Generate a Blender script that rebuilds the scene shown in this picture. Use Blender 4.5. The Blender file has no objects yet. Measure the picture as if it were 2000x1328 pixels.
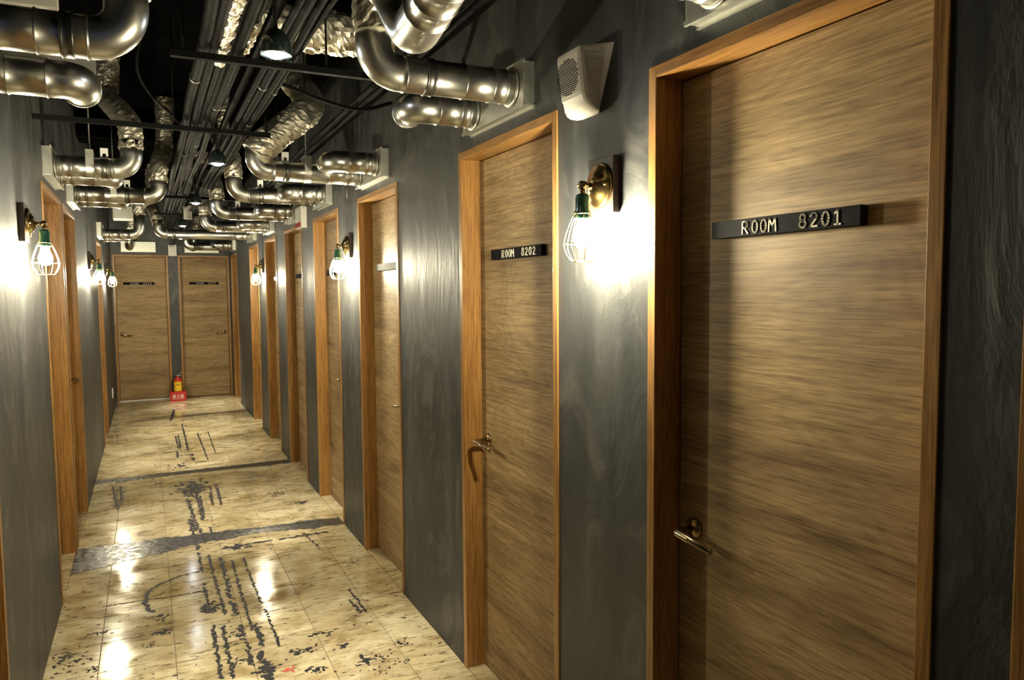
import bpy, bmesh, math, random
from mathutils import Vector, Matrix, noise as mnoise
random.seed(7)
SC = bpy.context.scene
COL = SC.collection
PI = math.pi

# ------------------------------------------------------------------ camera
F_PX, YAW, PITCH, ROLL, CAM_H = 1447.6, 0.456832, 0.0675144, -0.0078022, 1.55
XL, XR, DH, YEND, ZC = -0.4347, 1.1289, 2.088, 11.85, 2.95
YBACK = -1.6
fwd = Vector((math.sin(YAW) * math.cos(PITCH), math.cos(YAW) * math.cos(PITCH), -math.sin(PITCH)))
rgt0 = Vector((math.cos(YAW), -math.sin(YAW), 0))
up0 = rgt0.cross(fwd)
rgt = math.cos(ROLL) * rgt0 + math.sin(ROLL) * up0
upv = -math.sin(ROLL) * rgt0 + math.cos(ROLL) * up0
cam_d = bpy.data.cameras.new('camera')
cam = bpy.data.objects.new('camera', cam_d)
COL.objects.link(cam)
cam_d.sensor_width = 36.0
cam_d.lens = 36.0 * F_PX / 2000.0
cam_d.clip_start = 0.02
cam.matrix_world = Matrix(((rgt.x, upv.x, -fwd.x, 0), (rgt.y, upv.y, -fwd.y, 0), (rgt.z, upv.z, -fwd.z, CAM_H), (0, 0, 0, 1)))
SC.camera = cam

# ------------------------------------------------------------------ world and exposure
W = bpy.data.worlds.new('world')
SC.world = W
W.use_nodes = True
bgn = W.node_tree.nodes['Background']
bgn.inputs[0].default_value = (0.3, 0.48, 1.0, 1)
bgn.inputs[1].default_value = 0.07
SC.view_settings.view_transform = 'Standard'
SC.view_settings.look = 'None'
SC.view_settings.gamma = 1
SC.view_settings.use_curve_mapping = False
SC.view_settings.exposure = 0.0

LAMP_L = 1700.0      # radiance of the caged wall bulbs
SPOT_W = 290.0       # pendant spot power
LAMP_COL = (1.0, 0.90, 0.63)
SPOT_COL = (1.0, 0.95, 0.82)

# ------------------------------------------------------------------ pixel helpers
def ray(px, py):
    return fwd + ((px - 1000) / F_PX) * rgt - ((py - 664) / F_PX) * upv
def onX(px, py, X):
    d = ray(px, py); t = X / d.x
    return Vector((X, t * d.y, CAM_H + t * d.z))
def onY(px, py, Y):
    d = ray(px, py); t = Y / d.y
    return Vector((t * d.x, Y, CAM_H + t * d.z))
def onZ(px, py, Z=0.0):
    d = ray(px, py); t = (Z - CAM_H) / d.z
    return Vector((t * d.x, t * d.y, Z))

# ------------------------------------------------------------------ materials
def new_mat(name):
    m = bpy.data.materials.new(name); m.use_nodes = True
    nt = m.node_tree
    return m, nt, nt.nodes['Principled BSDF']
def N(nt, typ, **kw):
    n = nt.nodes.new(typ)
    for k, v in kw.items():
        setattr(n, k, v)
    return n
def plain(name, col, rough=0.5, metal=0.0, bump=0.0, bscale=60, coat=0.0, var=0.0, spec=0.5):
    m, nt, b = new_mat(name)
    b.inputs['Base Color'].default_value = (*col, 1)
    b.inputs['Roughness'].default_value = rough
    b.inputs['Metallic'].default_value = metal
    b.inputs['Coat Weight'].default_value = coat
    b.inputs['Specular IOR Level'].default_value = spec
    tc = N(nt, 'ShaderNodeTexCoord')
    nz = N(nt, 'ShaderNodeTexNoise'); nz.inputs['Scale'].default_value = bscale
    nt.links.new(tc.outputs['Object'], nz.inputs['Vector'])
    if bump:
        bp = N(nt, 'ShaderNodeBump'); bp.inputs['Strength'].default_value = bump; bp.inputs['Distance'].default_value = 0.004
        nt.links.new(nz.outputs['Fac'], bp.inputs['Height'])
        nt.links.new(bp.outputs['Normal'], b.inputs['Normal'])
    mr = N(nt, 'ShaderNodeMapRange')
    mr.inputs['To Min'].default_value = max(0.02, rough - 0.08 - var); mr.inputs['To Max'].default_value = min(1, rough + 0.08 + var)
    nt.links.new(nz.outputs['Fac'], mr.inputs['Value']); nt.links.new(mr.outputs['Result'], b.inputs['Roughness'])
    return m
def ramp(nt, stops):
    r = N(nt, 'ShaderNodeValToRGB')
    e = r.color_ramp.elements
    e[0].position, e[0].color = stops[0][0], (*stops[0][1], 1)
    e[1].position, e[1].color = stops[1][0], (*stops[1][1], 1)
    for p, c in stops[2:]:
        x = e.new(p); x.color = (*c, 1)
    return r
def noise_at(nt, vec, scale, detail=4, rough=0.55, mscale=(1, 1, 1), dist=0.0, loc=(0, 0, 0)):
    mp = N(nt, 'ShaderNodeMapping'); mp.inputs['Scale'].default_value = mscale; mp.inputs['Location'].default_value = loc
    nt.links.new(vec, mp.inputs['Vector'])
    n = N(nt, 'ShaderNodeTexNoise'); n.inputs['Scale'].default_value = scale; n.inputs['Detail'].default_value = detail
    n.inputs['Roughness'].default_value = rough; n.inputs['Distortion'].default_value = dist
    nt.links.new(mp.outputs['Vector'], n.inputs['Vector'])
    return n
def mixc(nt, fac, a, b, typ='MIX'):
    m = N(nt, 'ShaderNodeMix'); m.data_type = 'RGBA'; m.blend_type = typ
    for sock, v in ((m.inputs[0], fac), (m.inputs[6], a), (m.inputs[7], b)):
        if isinstance(v, (int, float)): sock.default_value = v
        elif isinstance(v, tuple): sock.default_value = (*v, 1)
        else: nt.links.new(v, sock)
    return m.outputs[2]

def mat_plaster():
    m, nt, b = new_mat('dark_troweled_plaster')
    pos = N(nt, 'ShaderNodeNewGeometry').outputs['Position']
    n1 = noise_at(nt, pos, 2.2, 5, 0.6, (1, 1.6, 0.45), 0.6)
    n2 = noise_at(nt, pos, 9, 4, 0.6, (1, 1.5, 0.16), 0.3, (3, 1, 2))
    n3 = noise_at(nt, pos, 3.4, 6, 0.62, (1, 1.1, 0.65), 2.6, (7, 4, 1))
    r1 = ramp(nt, [(0.36, (0.016, 0.018, 0.020)), (0.64, (0.058, 0.060, 0.060))]); nt.links.new(n1.outputs['Fac'], r1.inputs[0])
    r2 = ramp(nt, [(0.36, (0.020, 0.023, 0.026)), (0.70, (0.074, 0.077, 0.077))]); nt.links.new(n2.outputs['Fac'], r2.inputs[0])
    c = mixc(nt, 0.45, r1.outputs[0], r2.outputs[0])
    r3 = ramp(nt, [(0.52, (0, 0, 0)), (0.66, (1, 1, 1))]); nt.links.new(n3.outputs['Fac'], r3.inputs[0])
    mm = N(nt, 'ShaderNodeMath', operation='MULTIPLY'); mm.inputs[1].default_value = 0.5
    nt.links.new(r3.outputs[0], mm.inputs[0])
    c = mixc(nt, mm.outputs[0], c, (0.125, 0.122, 0.108))
    nt.links.new(c, b.inputs['Base Color'])
    mr = N(nt, 'ShaderNodeMapRange'); mr.inputs['To Min'].default_value = 0.34; mr.inputs['To Max'].default_value = 0.62
    nt.links.new(n2.outputs['Fac'], mr.inputs['Value']); nt.links.new(mr.outputs['Result'], b.inputs['Roughness'])
    nb = noise_at(nt, pos, 14, 6, 0.65, (1, 1, 0.5), 0.4)
    bp = N(nt, 'ShaderNodeBump'); bp.inputs['Strength'].default_value = 0.2; bp.inputs['Distance'].default_value = 0.006
    b2 = N(nt, 'ShaderNodeBump'); b2.inputs['Strength'].default_value = 0.3; b2.inputs['Distance'].default_value = 0.012
    nt.links.new(n3.outputs['Fac'], b2.inputs['Height']); nt.links.new(b2.outputs['Normal'], bp.inputs['Normal'])
    nt.links.new(nb.outputs['Fac'], bp.inputs['Height']); nt.links.new(bp.outputs['Normal'], b.inputs['Normal'])
    b.inputs['Specular IOR Level'].default_value = 0.4
    return m

def mat_wood(name, axis, dark, mid, light, rough, figure=1.0, coat=0.0):
    # grain runs along `axis` of the object (0 = x, 2 = z)
    m, nt, b = new_mat(name)
    tc = N(nt, 'ShaderNodeTexCoord').outputs['Object']
    oi = N(nt, 'ShaderNodeObjectInfo')
    cb = N(nt, 'ShaderNodeCombineXYZ')
    ml = N(nt, 'ShaderNodeMath', operation='MULTIPLY'); ml.inputs[1].default_value = 17.0
    nt.links.new(oi.outputs['Random'], ml.inputs[0])
    for i in range(3): nt.links.new(ml.outputs[0], cb.inputs[i])
    ad = N(nt, 'ShaderNodeVectorMath', operation='ADD'); nt.links.new(tc, ad.inputs[0]); nt.links.new(cb.outputs[0], ad.inputs[1])
    v = ad.outputs[0]
    s = [7.0, 7.0, 7.0]; s[axis] = 0.75
    sf = [60.0, 60.0, 60.0]; sf[axis] = 2.2
    n1 = noise_at(nt, v, 1.5, 7, 0.66, tuple(s), 0.5 * figure)
    n2 = noise_at(nt, v, 2.2, 3, 0.6, tuple(sf), 0.2)
    sw = [2.8, 2.8, 2.8]; sw[axis] = 0.8
    n3 = noise_at(nt, v, 1.3, 2, 0.5, tuple(sw), 0.4)
    # ring figure: fract of a stretched noise gives cathedral lines
    rg = N(nt, 'ShaderNodeMath', operation='MULTIPLY'); rg.inputs[1].default_value = 24.0; nt.links.new(n3.outputs['Fac'], rg.inputs[0])
    fr = N(nt, 'ShaderNodeMath', operation='PINGPONG'); fr.inputs[1].default_value = 0.5; nt.links.new(rg.outputs[0], fr.inputs[0])
    r1 = ramp(nt, [(0.28, dark), (0.47, mid), (0.72, light)]); nt.links.new(n1.outputs['Fac'], r1.inputs[0])
    r2 = ramp(nt, [(0.3, (0.45, 0.42, 0.40)), (0.6, (1.0, 1.0, 1.0))]); nt.links.new(n2.outputs['Fac'], r2.inputs[0])
    c = mixc(nt, 0.75, r1.outputs[0], r2.outputs[0], 'MULTIPLY')
    r3 = ramp(nt, [(0.0, (0.72, 0.70, 0.68)), (0.35, (1, 1, 1))]); nt.links.new(fr.outputs[0], r3.inputs[0])
    c = mixc(nt, 0.45 * figure, c, r3.outputs[0], 'MULTIPLY')
    s5 = [210.0, 210.0, 210.0]; s5[axis] = 9.0
    n5 = noise_at(nt, v, 1.6, 2, 0.5, tuple(s5))
    r5 = ramp(nt, [(0.36, (0.55, 0.52, 0.5)), (0.5, (1, 1, 1))]); nt.links.new(n5.outputs['Fac'], r5.inputs[0])
    c = mixc(nt, 0.6, c, r5.outputs[0], 'MULTIPLY')
    nt.links.new(c, b.inputs['Base Color'])
    b.inputs['Roughness'].default_value = rough
    b.inputs['Specular IOR Level'].default_value = 0.28
    b.inputs['Coat Weight'].default_value = coat; b.inputs['Coat Roughness'].default_value = 0.25
    bp = N(nt, 'ShaderNodeBump'); bp.inputs['Strength'].default_value = 0.12; bp.inputs['Distance'].default_value = 0.002
    nt.links.new(n2.outputs['Fac'], bp.inputs['Height']); nt.links.new(bp.outputs['Normal'], b.inputs['Normal'])
    return m

def mat_tile():
    m, nt, b = new_mat('worn_cream_tile')
    pos = N(nt, 'ShaderNodeNewGeometry').outputs['Position']
    oi = N(nt, 'ShaderNodeObjectInfo')
    n1 = noise_at(nt, pos, 3.0, 6, 0.65, (1, 1.3, 1), 0.7)
    n2 = noise_at(nt, pos, 9.0, 6, 0.7, (0.55, 1.8, 1), 1.2, (5, 2, 0))
    n3 = noise_at(nt, pos, 26.0, 5, 0.7, (0.6, 1.4, 1), 0.5, (1, 8, 0))
    r1 = ramp(nt, [(0.30, (0.22, 0.155, 0.065)), (0.48, (0.45, 0.36, 0.195)), (0.70, (0.62, 0.54, 0.345))]); nt.links.new(n1.outputs['Fac'], r1.inputs[0])
    r2 = ramp(nt, [(0.28, (0.30, 0.20, 0.10)), (0.47, (1, 1, 1))]); nt.links.new(n2.outputs['Fac'], r2.inputs[0])
    c = mixc(nt, 0.75, r1.outputs[0], r2.outputs[0], 'MULTIPLY')
    r3 = ramp(nt, [(0.32, (0.16, 0.12, 0.08)), (0.42, (1, 1, 1))]); nt.links.new(n3.outputs['Fac'], r3.inputs[0])
    c = mixc(nt, 0.8, c, r3.outputs[0], 'MULTIPLY')
    n4 = noise_at(nt, pos, 13.0, 8, 0.78, (0.45, 2.2, 1), 0.8, (11, 3, 0))
    r4 = ramp(nt, [(0.37, (0.10, 0.075, 0.05)), (0.455, (1, 1, 1))]); nt.links.new(n4.outputs['Fac'], r4.inputs[0])
    c = mixc(nt, 0.9, c, r4.outputs[0], 'MULTIPLY')
    mr0 = N(nt, 'ShaderNodeMapRange'); mr0.inputs['To Min'].default_value = 0.86; mr0.inputs['To Max'].default_value = 1.06
    nt.links.new(oi.outputs['Random'], mr0.inputs['Value'])
    hs = N(nt, 'ShaderNodeHueSaturation'); nt.links.new(c, hs.inputs['Color']); nt.links.new(mr0.outputs['Result'], hs.inputs['Value'])
    nt.links.new(hs.outputs[0], b.inputs['Base Color'])
    mr = N(nt, 'ShaderNodeMapRange'); mr.inputs['From Min'].default_value = 0.3; mr.inputs['From Max'].default_value = 0.7
    b.inputs['Specular IOR Level'].default_value = 0.32
    mr.inputs['To Min'].default_value = 0.035; mr.inputs['To Max'].default_value = 0.20
    nt.links.new(n1.outputs['Fac'], mr.inputs['Value']); nt.links.new(mr.outputs['Result'], b.inputs['Roughness'])
    nb = noise_at(nt, pos, 12, 4, 0.6)
    bp = N(nt, 'ShaderNodeBump'); bp.inputs['Strength'].default_value = 0.05; bp.inputs['Distance'].default_value = 0.004
    nt.links.new(nb.outputs['Fac'], bp.inputs['Height']); nt.links.new(bp.outputs['Normal'], b.inputs['Normal'])
    return m

def mat_metal(name, col, rough, scale=18, bump=0.05, streak=(1, 1, 1)):
    m, nt, b = new_mat(name)
    tc = N(nt, 'ShaderNodeTexCoord').outputs['Object']
    n1 = noise_at(nt, tc, scale, 5, 0.6, streak, 0.4)
    r1 = ramp(nt, [(0.3, tuple(c * 0.84 for c in col)), (0.7, col)]); nt.links.new(n1.outputs['Fac'], r1.inputs[0])
    nt.links.new(r1.outputs[0], b.inputs['Base Color'])
    b.inputs['Metallic'].default_value = 1.0
    mr = N(nt, 'ShaderNodeMapRange'); mr.inputs['To Min'].default_value = rough - 0.07; mr.inputs['To Max'].default_value = rough + 0.10
    nt.links.new(n1.outputs['Fac'], mr.inputs['Value']); nt.links.new(mr.outputs['Result'], b.inputs['Roughness'])
    bp = N(nt, 'ShaderNodeBump'); bp.inputs['Strength'].default_value = bump; bp.inputs['Distance'].default_value = 0.004
    nt.links.new(n1.outputs['Fac'], bp.inputs['Height']); nt.links.new(bp.outputs['Normal'], b.inputs['Normal'])
    return m

def mat_emit(name, col, strength):
    m = bpy.data.materials.new(name); m.use_nodes = True
    nt = m.node_tree; nt.nodes.remove(nt.nodes['Principled BSDF'])
    e = N(nt, 'ShaderNodeEmission'); e.inputs[0].default_value = (*col, 1); e.inputs[1].default_value = strength
    nt.links.new(e.outputs[0], nt.nodes['Material Output'].inputs[0])
    return m

M = {
    'plaster': mat_plaster(),
    'door': mat_wood('oak_laminate_door', 0, (0.195, 0.124, 0.057), (0.385, 0.262, 0.122), (0.54, 0.382, 0.188), 0.58, 1.0),
    'frame': mat_wood('varnished_orange_timber', 2, (0.25, 0.115, 0.028), (0.38, 0.190, 0.050), (0.50, 0.265, 0.078), 0.38, 0.3, 0.25),
    'framex': mat_wood('varnished_orange_timber_head', 0, (0.25, 0.115, 0.028), (0.38, 0.190, 0.050), (0.50, 0.265, 0.078), 0.38, 0.3, 0.25),
    'stop': plain('black_gap_shade', (0.01, 0.009, 0.008), 0.7),  # black colour stands in for the shadow line around the door leaf
    'tile': mat_tile(),
    'grout': plain('dark_grout', (0.20, 0.15, 0.085), 0.8),
    'concrete': plain('dark_wet_concrete', (0.034, 0.032, 0.027), 0.26, 0, 0.45, 28, var=0.16, spec=0.3),
    'glue': plain('black_glue', (0.009, 0.009, 0.011), 0.55, 0, 0.3, 90, spec=0.25),
    'redpaint': plain('red_paint_fleck', (0.45, 0.05, 0.03), 0.5),
    'ceiling': plain('black_painted_concrete', (0.0035, 0.0035, 0.0035), 0.9, 0, 0.3, 12, spec=0.0),
    'conduit': plain('black_painted_conduit', (0.009, 0.009, 0.0085), 0.62, 0, 0.25, 45, var=0.1, spec=0.03),
    'duct': mat_metal('galvanised_duct', (0.53, 0.53, 0.49), 0.31, 5, 0.0),
    'box': mat_metal('zinc_sheet', (0.58, 0.58, 0.52), 0.42, 22, 0.08),
    'foil': mat_metal('crumpled_foil', (0.95, 0.90, 0.76), 0.48, 70, 0.3),
    'clamp': mat_metal('dark_clamp_steel', (0.18, 0.18, 0.17), 0.35, 30),
    'steel': mat_metal('rod_steel', (0.45, 0.45, 0.42), 0.35, 30),
    'brass': mat_metal('antique_brass', (0.34, 0.24, 0.095), 0.24, 25),
    'bronze': mat_metal('dark_bronze', (0.42, 0.33, 0.19), 0.2, 25),
    'cage': mat_metal('pale_brass_wire', (0.80, 0.70, 0.44), 0.3, 25),
    'green': plain('green_enamel', (0.015, 0.10, 0.055), 0.3, 0, 0, 30, 0.5),
    'darkwood': plain('dark_stained_wood', (0.035, 0.022, 0.014), 0.5, 0, 0.3, 40),
    'bulb': mat_emit('lit_wall_bulb', LAMP_COL, LAMP_L),
    'lens': mat_emit('lit_pendant_lens', (0.92, 0.97, 1.0), 160.0),
    'shade': plain('dark_enamel_shade', (0.012, 0.02, 0.02), 0.28, 0, 0, 30, 0.4),
    'signboard': plain('black_sign_board', (0.010, 0.010, 0.012), 0.7, 0, 0.1, 60, spec=0.04),
    'chalk': plain('cream_paint_pen', (0.78, 0.72, 0.58), 0.7),
    'white': plain('white_plastic', (0.72, 0.69, 0.62), 0.4, 0, 0.05, 40),
    'hole_shade': plain('black_hole_shade', (0.008, 0.008, 0.008), 0.8),  # black colour stands in for the shade inside openings
    'tag': plain('white_tag', (0.8, 0.8, 0.76), 0.5),
    'red': plain('glossy_red', (0.50, 0.018, 0.016), 0.3, 0, 0, 30, 0.5),
    'yellow': plain('yellow_label', (0.78, 0.50, 0.02), 0.45),
    'rubber': plain('black_rubber', (0.012, 0.012, 0.012), 0.5),
    'wtext': plain('white_print', (0.85, 0.75, 0.72), 0.6),
    'board': plain('grey_board', (0.30, 0.29, 0.26), 0.6, 0, 0.1, 30),
}

# ------------------------------------------------------------------ mesh helpers
class MB:
    def __init__(s):
        s.v = []; s.f = []; s.smooth = []
    def add(s, vs, fs, smooth=False):
        o = len(s.v); s.v += [Vector(x) for x in vs]
        for f in fs:
            s.f.append([i + o for i in f]); s.smooth.append(smooth)
    def box(s, x0, x1, y0, y1, z0, z1, bev=0.0):
        if x0 > x1: x0, x1 = x1, x0
        if y0 > y1: y0, y1 = y1, y0
        if z0 > z1: z0, z1 = z1, z0
        if bev <= 0:
            vs = [(x, y, z) for z in (z0, z1) for y in (y0, y1) for x in (x0, x1)]
            s.add(vs, [(0, 2, 3, 1), (4, 5, 7, 6), (0, 1, 5, 4), (2, 6, 7, 3), (0, 4, 6, 2), (1, 3, 7, 5)])
        else:
            bm = bmesh.new()
            bmesh.ops.create_cube(bm, size=1)
            for v in bm.verts:
                v.co = Vector(((x0 + x1) / 2 + v.co.x * (x1 - x0), (y0 + y1) / 2 + v.co.y * (y1 - y0), (z0 + z1) / 2 + v.co.z * (z1 - z0)))
            bmesh.ops.bevel(bm, geom=bm.edges[:], offset=bev, segments=2, profile=0.7, affect='EDGES')
            bm.verts.index_update()
            s.add([v.co.copy() for v in bm.verts], [[v.index for v in f.verts] for f in bm.faces])
            bm.free()
        return s
    def sweep(s, path, rad, n=20, cap=True, jitter=None, smooth=True, closed=False):
        P = [Vector(p) for p in path]
        R = rad if isinstance(rad, (list, tuple)) else [rad] * len(P)
        k = len(P)
        T = []
        for i in range(k):
            a = P[(i - 1) % k] if (closed or i > 0) else P[i]
            b = P[(i + 1) % k] if (closed or i < k - 1) else P[i]
            d = (b - a)
            T.append(d.normalized() if d.length > 1e-9 else (T[-1] if T else Vector((0, 0, 1))))
        ref = Vector((0, 0, 1)) if abs(T[0].z) < 0.9 else Vector((0, 1, 0))
        u = T[0].cross(ref).normalized()
        vs = []
        for i in range(k):
            if i:
                u = (u - T[i] * u.dot(T[i]))
                u = u.normalized() if u.length > 1e-6 else T[i].orthogonal().normalized()
            w = T[i].cross(u)
            for j in range(n):
                a = 2 * PI * j / n
                r = R[i]
                if jitter: r += jitter(i, j, P[i] + (u * math.cos(a) + w * math.sin(a)) * r)
                vs.append(P[i] + (u * math.cos(a) + w * math.sin(a)) * r)
        fs = []
        rng = k if closed else k - 1
        for i in range(rng):
            i2 = (i + 1) % k
            for j in range(n):
                j2 = (j + 1) % n
                fs.append((i * n + j, i * n + j2, i2 * n + j2, i2 * n + j))
        s.add(vs, fs, smooth)
        if cap and not closed:
            o = len(s.v) - len(vs)
            s.f.append([o + j for j in reversed(range(n))]); s.smooth.append(False)
            s.f.append([o + (k - 1) * n + j for j in range(n)]); s.smooth.append(False)
        return s
    def lathe(s, prof, org=(0, 0, 0), axis='z', n=24, smooth=True):
        # prof: (radius, height) pairs along axis
        vs = []
        for r, h in prof:
            for j in range(n):
                a = 2 * PI * j / n
                c, d = r * math.cos(a), r * math.sin(a)
                p = {'z': (c, d, h), 'y': (c, h, -d), 'x': (h, c, d)}[axis]
                vs.append(Vector(p) + Vector(org))
        fs = []
        for i in range(len(prof) - 1):
            for j in range(n):
                j2 = (j + 1) % n
                fs.append((i * n + j, i * n + j2, (i + 1) * n + j2, (i + 1) * n + j))
        s.add(vs, fs, smooth)
        o = len(s.v) - len(vs)
        if prof[0][0] > 1e-4: s.f.append([o + j for j in reversed(range(n))]); s.smooth.append(False)
        if prof[-1][0] > 1e-4: s.f.append([o + (len(prof) - 1) * n + j for j in range(n)]); s.smooth.append(False)
        return s
    def mesh(s, name, org=(0, 0, 0)):
        me = bpy.data.meshes.new(name)
        o = Vector(org)
        me.from_pydata([tuple(v - o) for v in s.v], [], s.f)
        me.polygons.foreach_set('use_smooth', s.smooth)
        me.update()
        return me
    def build(s, name, mat, parent=None, org=(0, 0, 0), fix=True):
        me = s.mesh(name, org)
        if fix:
            bm = bmesh.new(); bm.from_mesh(me); bmesh.ops.recalc_face_normals(bm, faces=bm.faces[:]); bm.to_mesh(me); bm.free()
        me.materials.append(M[mat] if isinstance(mat, str) else mat)
        ob = bpy.data.objects.new(name, me)
        COL.objects.link(ob)
        if parent: ob.parent = parent
        else: ob.location = org
        return ob

def tag(o, label=None, cat=None, group=None, kind=None):
    if label: o['label'] = label
    if cat: o['category'] = cat
    if group: o['group'] = group
    if kind: o['kind'] = kind
    return o
def empty(name, loc, rz=0.0):
    e = bpy.data.objects.new(name, None); COL.objects.link(e)
    e.empty_display_size = 0.1
    e.location = loc; e.rotation_euler = (0, 0, rz)
    return e
def fillet(pts, r, seg=10):
    P = [Vector(p) for p in pts]
    out = [P[0]]
    for i in range(1, len(P) - 1):
        a, b, c = P[i - 1], P[i], P[i + 1]
        d1, d2 = (a - b), (c - b)
        l1, l2 = d1.length, d2.length
        d1.normalize(); d2.normalize()
        ang = d1.angle(d2)
        if ang > PI - 0.02:
            out.append(b); continue
        t = min(r / math.tan(ang / 2), l1 * 0.499, l2 * 0.499)
        rr = t * math.tan(ang / 2)
        p1 = b + d1 * t
        cen = b + (d1 + d2).normalized() * (rr / math.sin(ang / 2))
        v1 = p1 - cen; v2 = (b + d2 * t) - cen
        tot = v1.angle(v2); ax = v1.cross(v2).normalized()
        for k in range(seg + 1):
            out.append(cen + Matrix.Rotation(tot * k / seg, 3, ax) @ v1)
    out.append(P[-1])
    return out
def resample(path, step):
    P = [Vector(p) for p in path]; out = [P[0]]; acc = 0
    for a, b in zip(P, P[1:]):
        L = (b - a).length
        if L < 1e-9: continue
        d = step - acc
        while d <= L:
            out.append(a.lerp(b, d / L)); d += step
        acc = L - (d - step)
    if (out[-1] - P[-1]).length > step * 0.3: out.append(P[-1])
    return out
def catmull(pts, n=8):
    P = [Vector(p) for p in pts]; P = [P[0] * 2 - P[1]] + P + [P[-1] * 2 - P[-2]]
    out = []
    for i in range(1, len(P) - 2):
        for k in range(n):
            t = k / n; a, b, c, d = P[i - 1], P[i], P[i + 1], P[i + 2]
            out.append(0.5 * ((2 * b) + (c - a) * t + (2 * a - 5 * b + 4 * c - d) * t * t + (3 * b - a - 3 * c + d) * t ** 3))
    out.append(P[-2])
    return out

# ------------------------------------------------------------------ openings
RD = [(-0.16, 0.628), (0.751, 1.515), (1.972, 2.757), (3.562, 4.328), (4.838, 5.632), (6.08, 6.90), (7.38, 8.13), (8.68, 9.45), (10.85, 11.62)]
LD = [(1.94, 2.727), (4.215, 5.08), (5.17, 6.02), (8.50, 9.30)]
ED = [(-0.418, 0.292), (0.425, 1.118)]

def wall_along(name, x0, x1, ops, y0, y1, label):
    mb = MB(); y = y0
    for a, b in ops:
        mb.box(x0, x1, y, a, 0, ZC); mb.box(x0, x1, a, b, DH, ZC); y = b
    mb.box(x0, x1, y, y1, 0, ZC)
    o = mb.build(name, 'plaster', None, (x0, y0, 0))
    return tag(o, label, 'wall', kind='structure')
wall_along('wall_right', XR, XR + 0.14, RD, YBACK, YEND + 0.14, 'dark grey troweled plaster wall along the right of the corridor')
wall_along('wall_left', XL - 0.14, XL, LD, YBACK, YEND + 0.14, 'dark grey troweled plaster wall along the left of the corridor')
mb = MB(); x = XL
for a, b in ED:
    mb.box(x, a, YEND, YEND + 0.14, 0, ZC); mb.box(a, b, YEND, YEND + 0.14, DH, ZC); x = b
mb.box(x, XR, YEND, YEND + 0.14, 0, ZC)
tag(mb.build('wall_end', 'plaster', None, (XL, YEND, 0)), 'dark plaster wall closing the far end of the corridor', 'wall', kind='structure')

# ceiling with dropped beams
mb = MB(); mb.box(XL - 0.14, XR + 0.14, YBACK, YEND + 0.14, ZC, ZC + 0.1)
ceil = tag(mb.build('ceiling', 'ceiling', None, (0.3, 5, ZC)), 'black painted concrete ceiling slab above the pipes', 'ceiling', kind='structure')
for yb in (0.6, 3.25, 6.55, 9.7):
    b_ = MB().box(XL, XR, yb, yb + 0.32, 2.74, ZC).build('ceiling_beam', 'ceiling', ceil, (0.3, 5, ZC))

# ------------------------------------------------------------------ floor
FORG = (0.3, 5, 0)
floor = MB().box(XL - 0.14, XR + 0.14, YBACK, YEND + 0.14, -0.06, -0.003).build('floor', 'grout', None, FORG)
tag(floor, 'worn cream tiled floor with black glue traces and concrete strips', 'floor', kind='structure')
JX = [XL, -0.235, 0.055, 0.345, 0.635, 0.925, XR]
TS = 0.29
tile_mesh = {}
rows = int((YEND - YBACK) / TS) + 1
for i in range(len(JX) - 1):
    w = JX[i + 1] - JX[i]
    for j in range(rows):
        ya = YBACK + 0.05 + j * TS; yb = min(ya + TS, YEND)
        if yb - ya < 0.05: continue
        key = (round(w, 4), round(yb - ya, 4))
        if key not in tile_mesh:
            g = 0.0012
            t = MB()
            hx, hy = w / 2 - g, (yb - ya) / 2 - g
            t.add([(-hx, -hy, -0.003), (hx, -hy, -0.003), (hx, hy, -0.003), (-hx, hy, -0.003), (-hx + .001, -hy + .001, 0), (hx - .001, -hy + .001, 0), (hx - .001, hy - .001, 0), (-hx + .001, hy - .001, 0)],
                  [(4, 5, 6, 7), (0, 1, 5, 4), (1, 2, 6, 5), (2, 3, 7, 6), (3, 0, 4, 7)])
            me = t.mesh('floor_tile'); me.materials.append(M['tile']); tile_mesh[key] = me
        o = bpy.data.objects.new('floor_tile', tile_mesh[key]); COL.objects.link(o); o.parent = floor
        o.location = Vector(((JX[i] + JX[i + 1]) / 2, (ya + yb) / 2, random.uniform(-0.0006, 0.0003))) - Vector(FORG)

def ragged_strip(name, pts_far, pts_near, amp, step=0.018, z=0.0012):
    # strip across the corridor between two polylines given as (x, y)
    def interp(pts, x):
        for (xa, ya), (xb, yb) in zip(pts, pts[1:]):
            if xa <= x <= xb: return ya + (yb - ya) * (x - xa) / (xb - xa)
        return pts[-1][1] if x > pts[-1][0] else pts[0][1]
    n = int((XR - XL) / step); mb = MB(); top = []; bot = []
    for i in range(n + 1):
        x = XL + (XR - XL) * i / n
        a = interp(pts_far, x) + amp * (mnoise.noise((x * 9, 1.3, z * 99)) + 0.6 * mnoise.noise((x * 38, 5.1, 2)))
        b = interp(pts_near, x) + amp * (mnoise.noise((x * 8, 9.3, 3)) + 0.7 * mnoise.noise((x * 35, 7.1, 4)))
        if a < b + 0.004: a = b + 0.004
        top.append((x, a, z)); bot.append((x, b, z))
    vs = top + bot + [(p[0], p[1] + 0.004, -0.001) for p in top] + [(p[0], p[1] - 0.004, -0.001) for p in bot]
    m = n + 1; fs = []
    for i in range(n):
        fs.append((i, m + i, m + i + 1, i + 1)); fs.append((2 * m + i, i, i + 1, 2 * m + i + 1)); fs.append((m + i, 3 * m + i, 3 * m + i + 1, m + i + 1))
    mb.add(vs, fs)
    o = mb.build(name, 'concrete', floor, FORG)
    return o
ragged_strip('concrete_strip', [(XL, 5.12), (0.3, 5.08), (1.15, 5.02)], [(XL, 4.66), (-0.1, 4.78), (0.3, 4.90), (0.6, 4.92), (1.15, 4.84)], 0.035)
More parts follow.
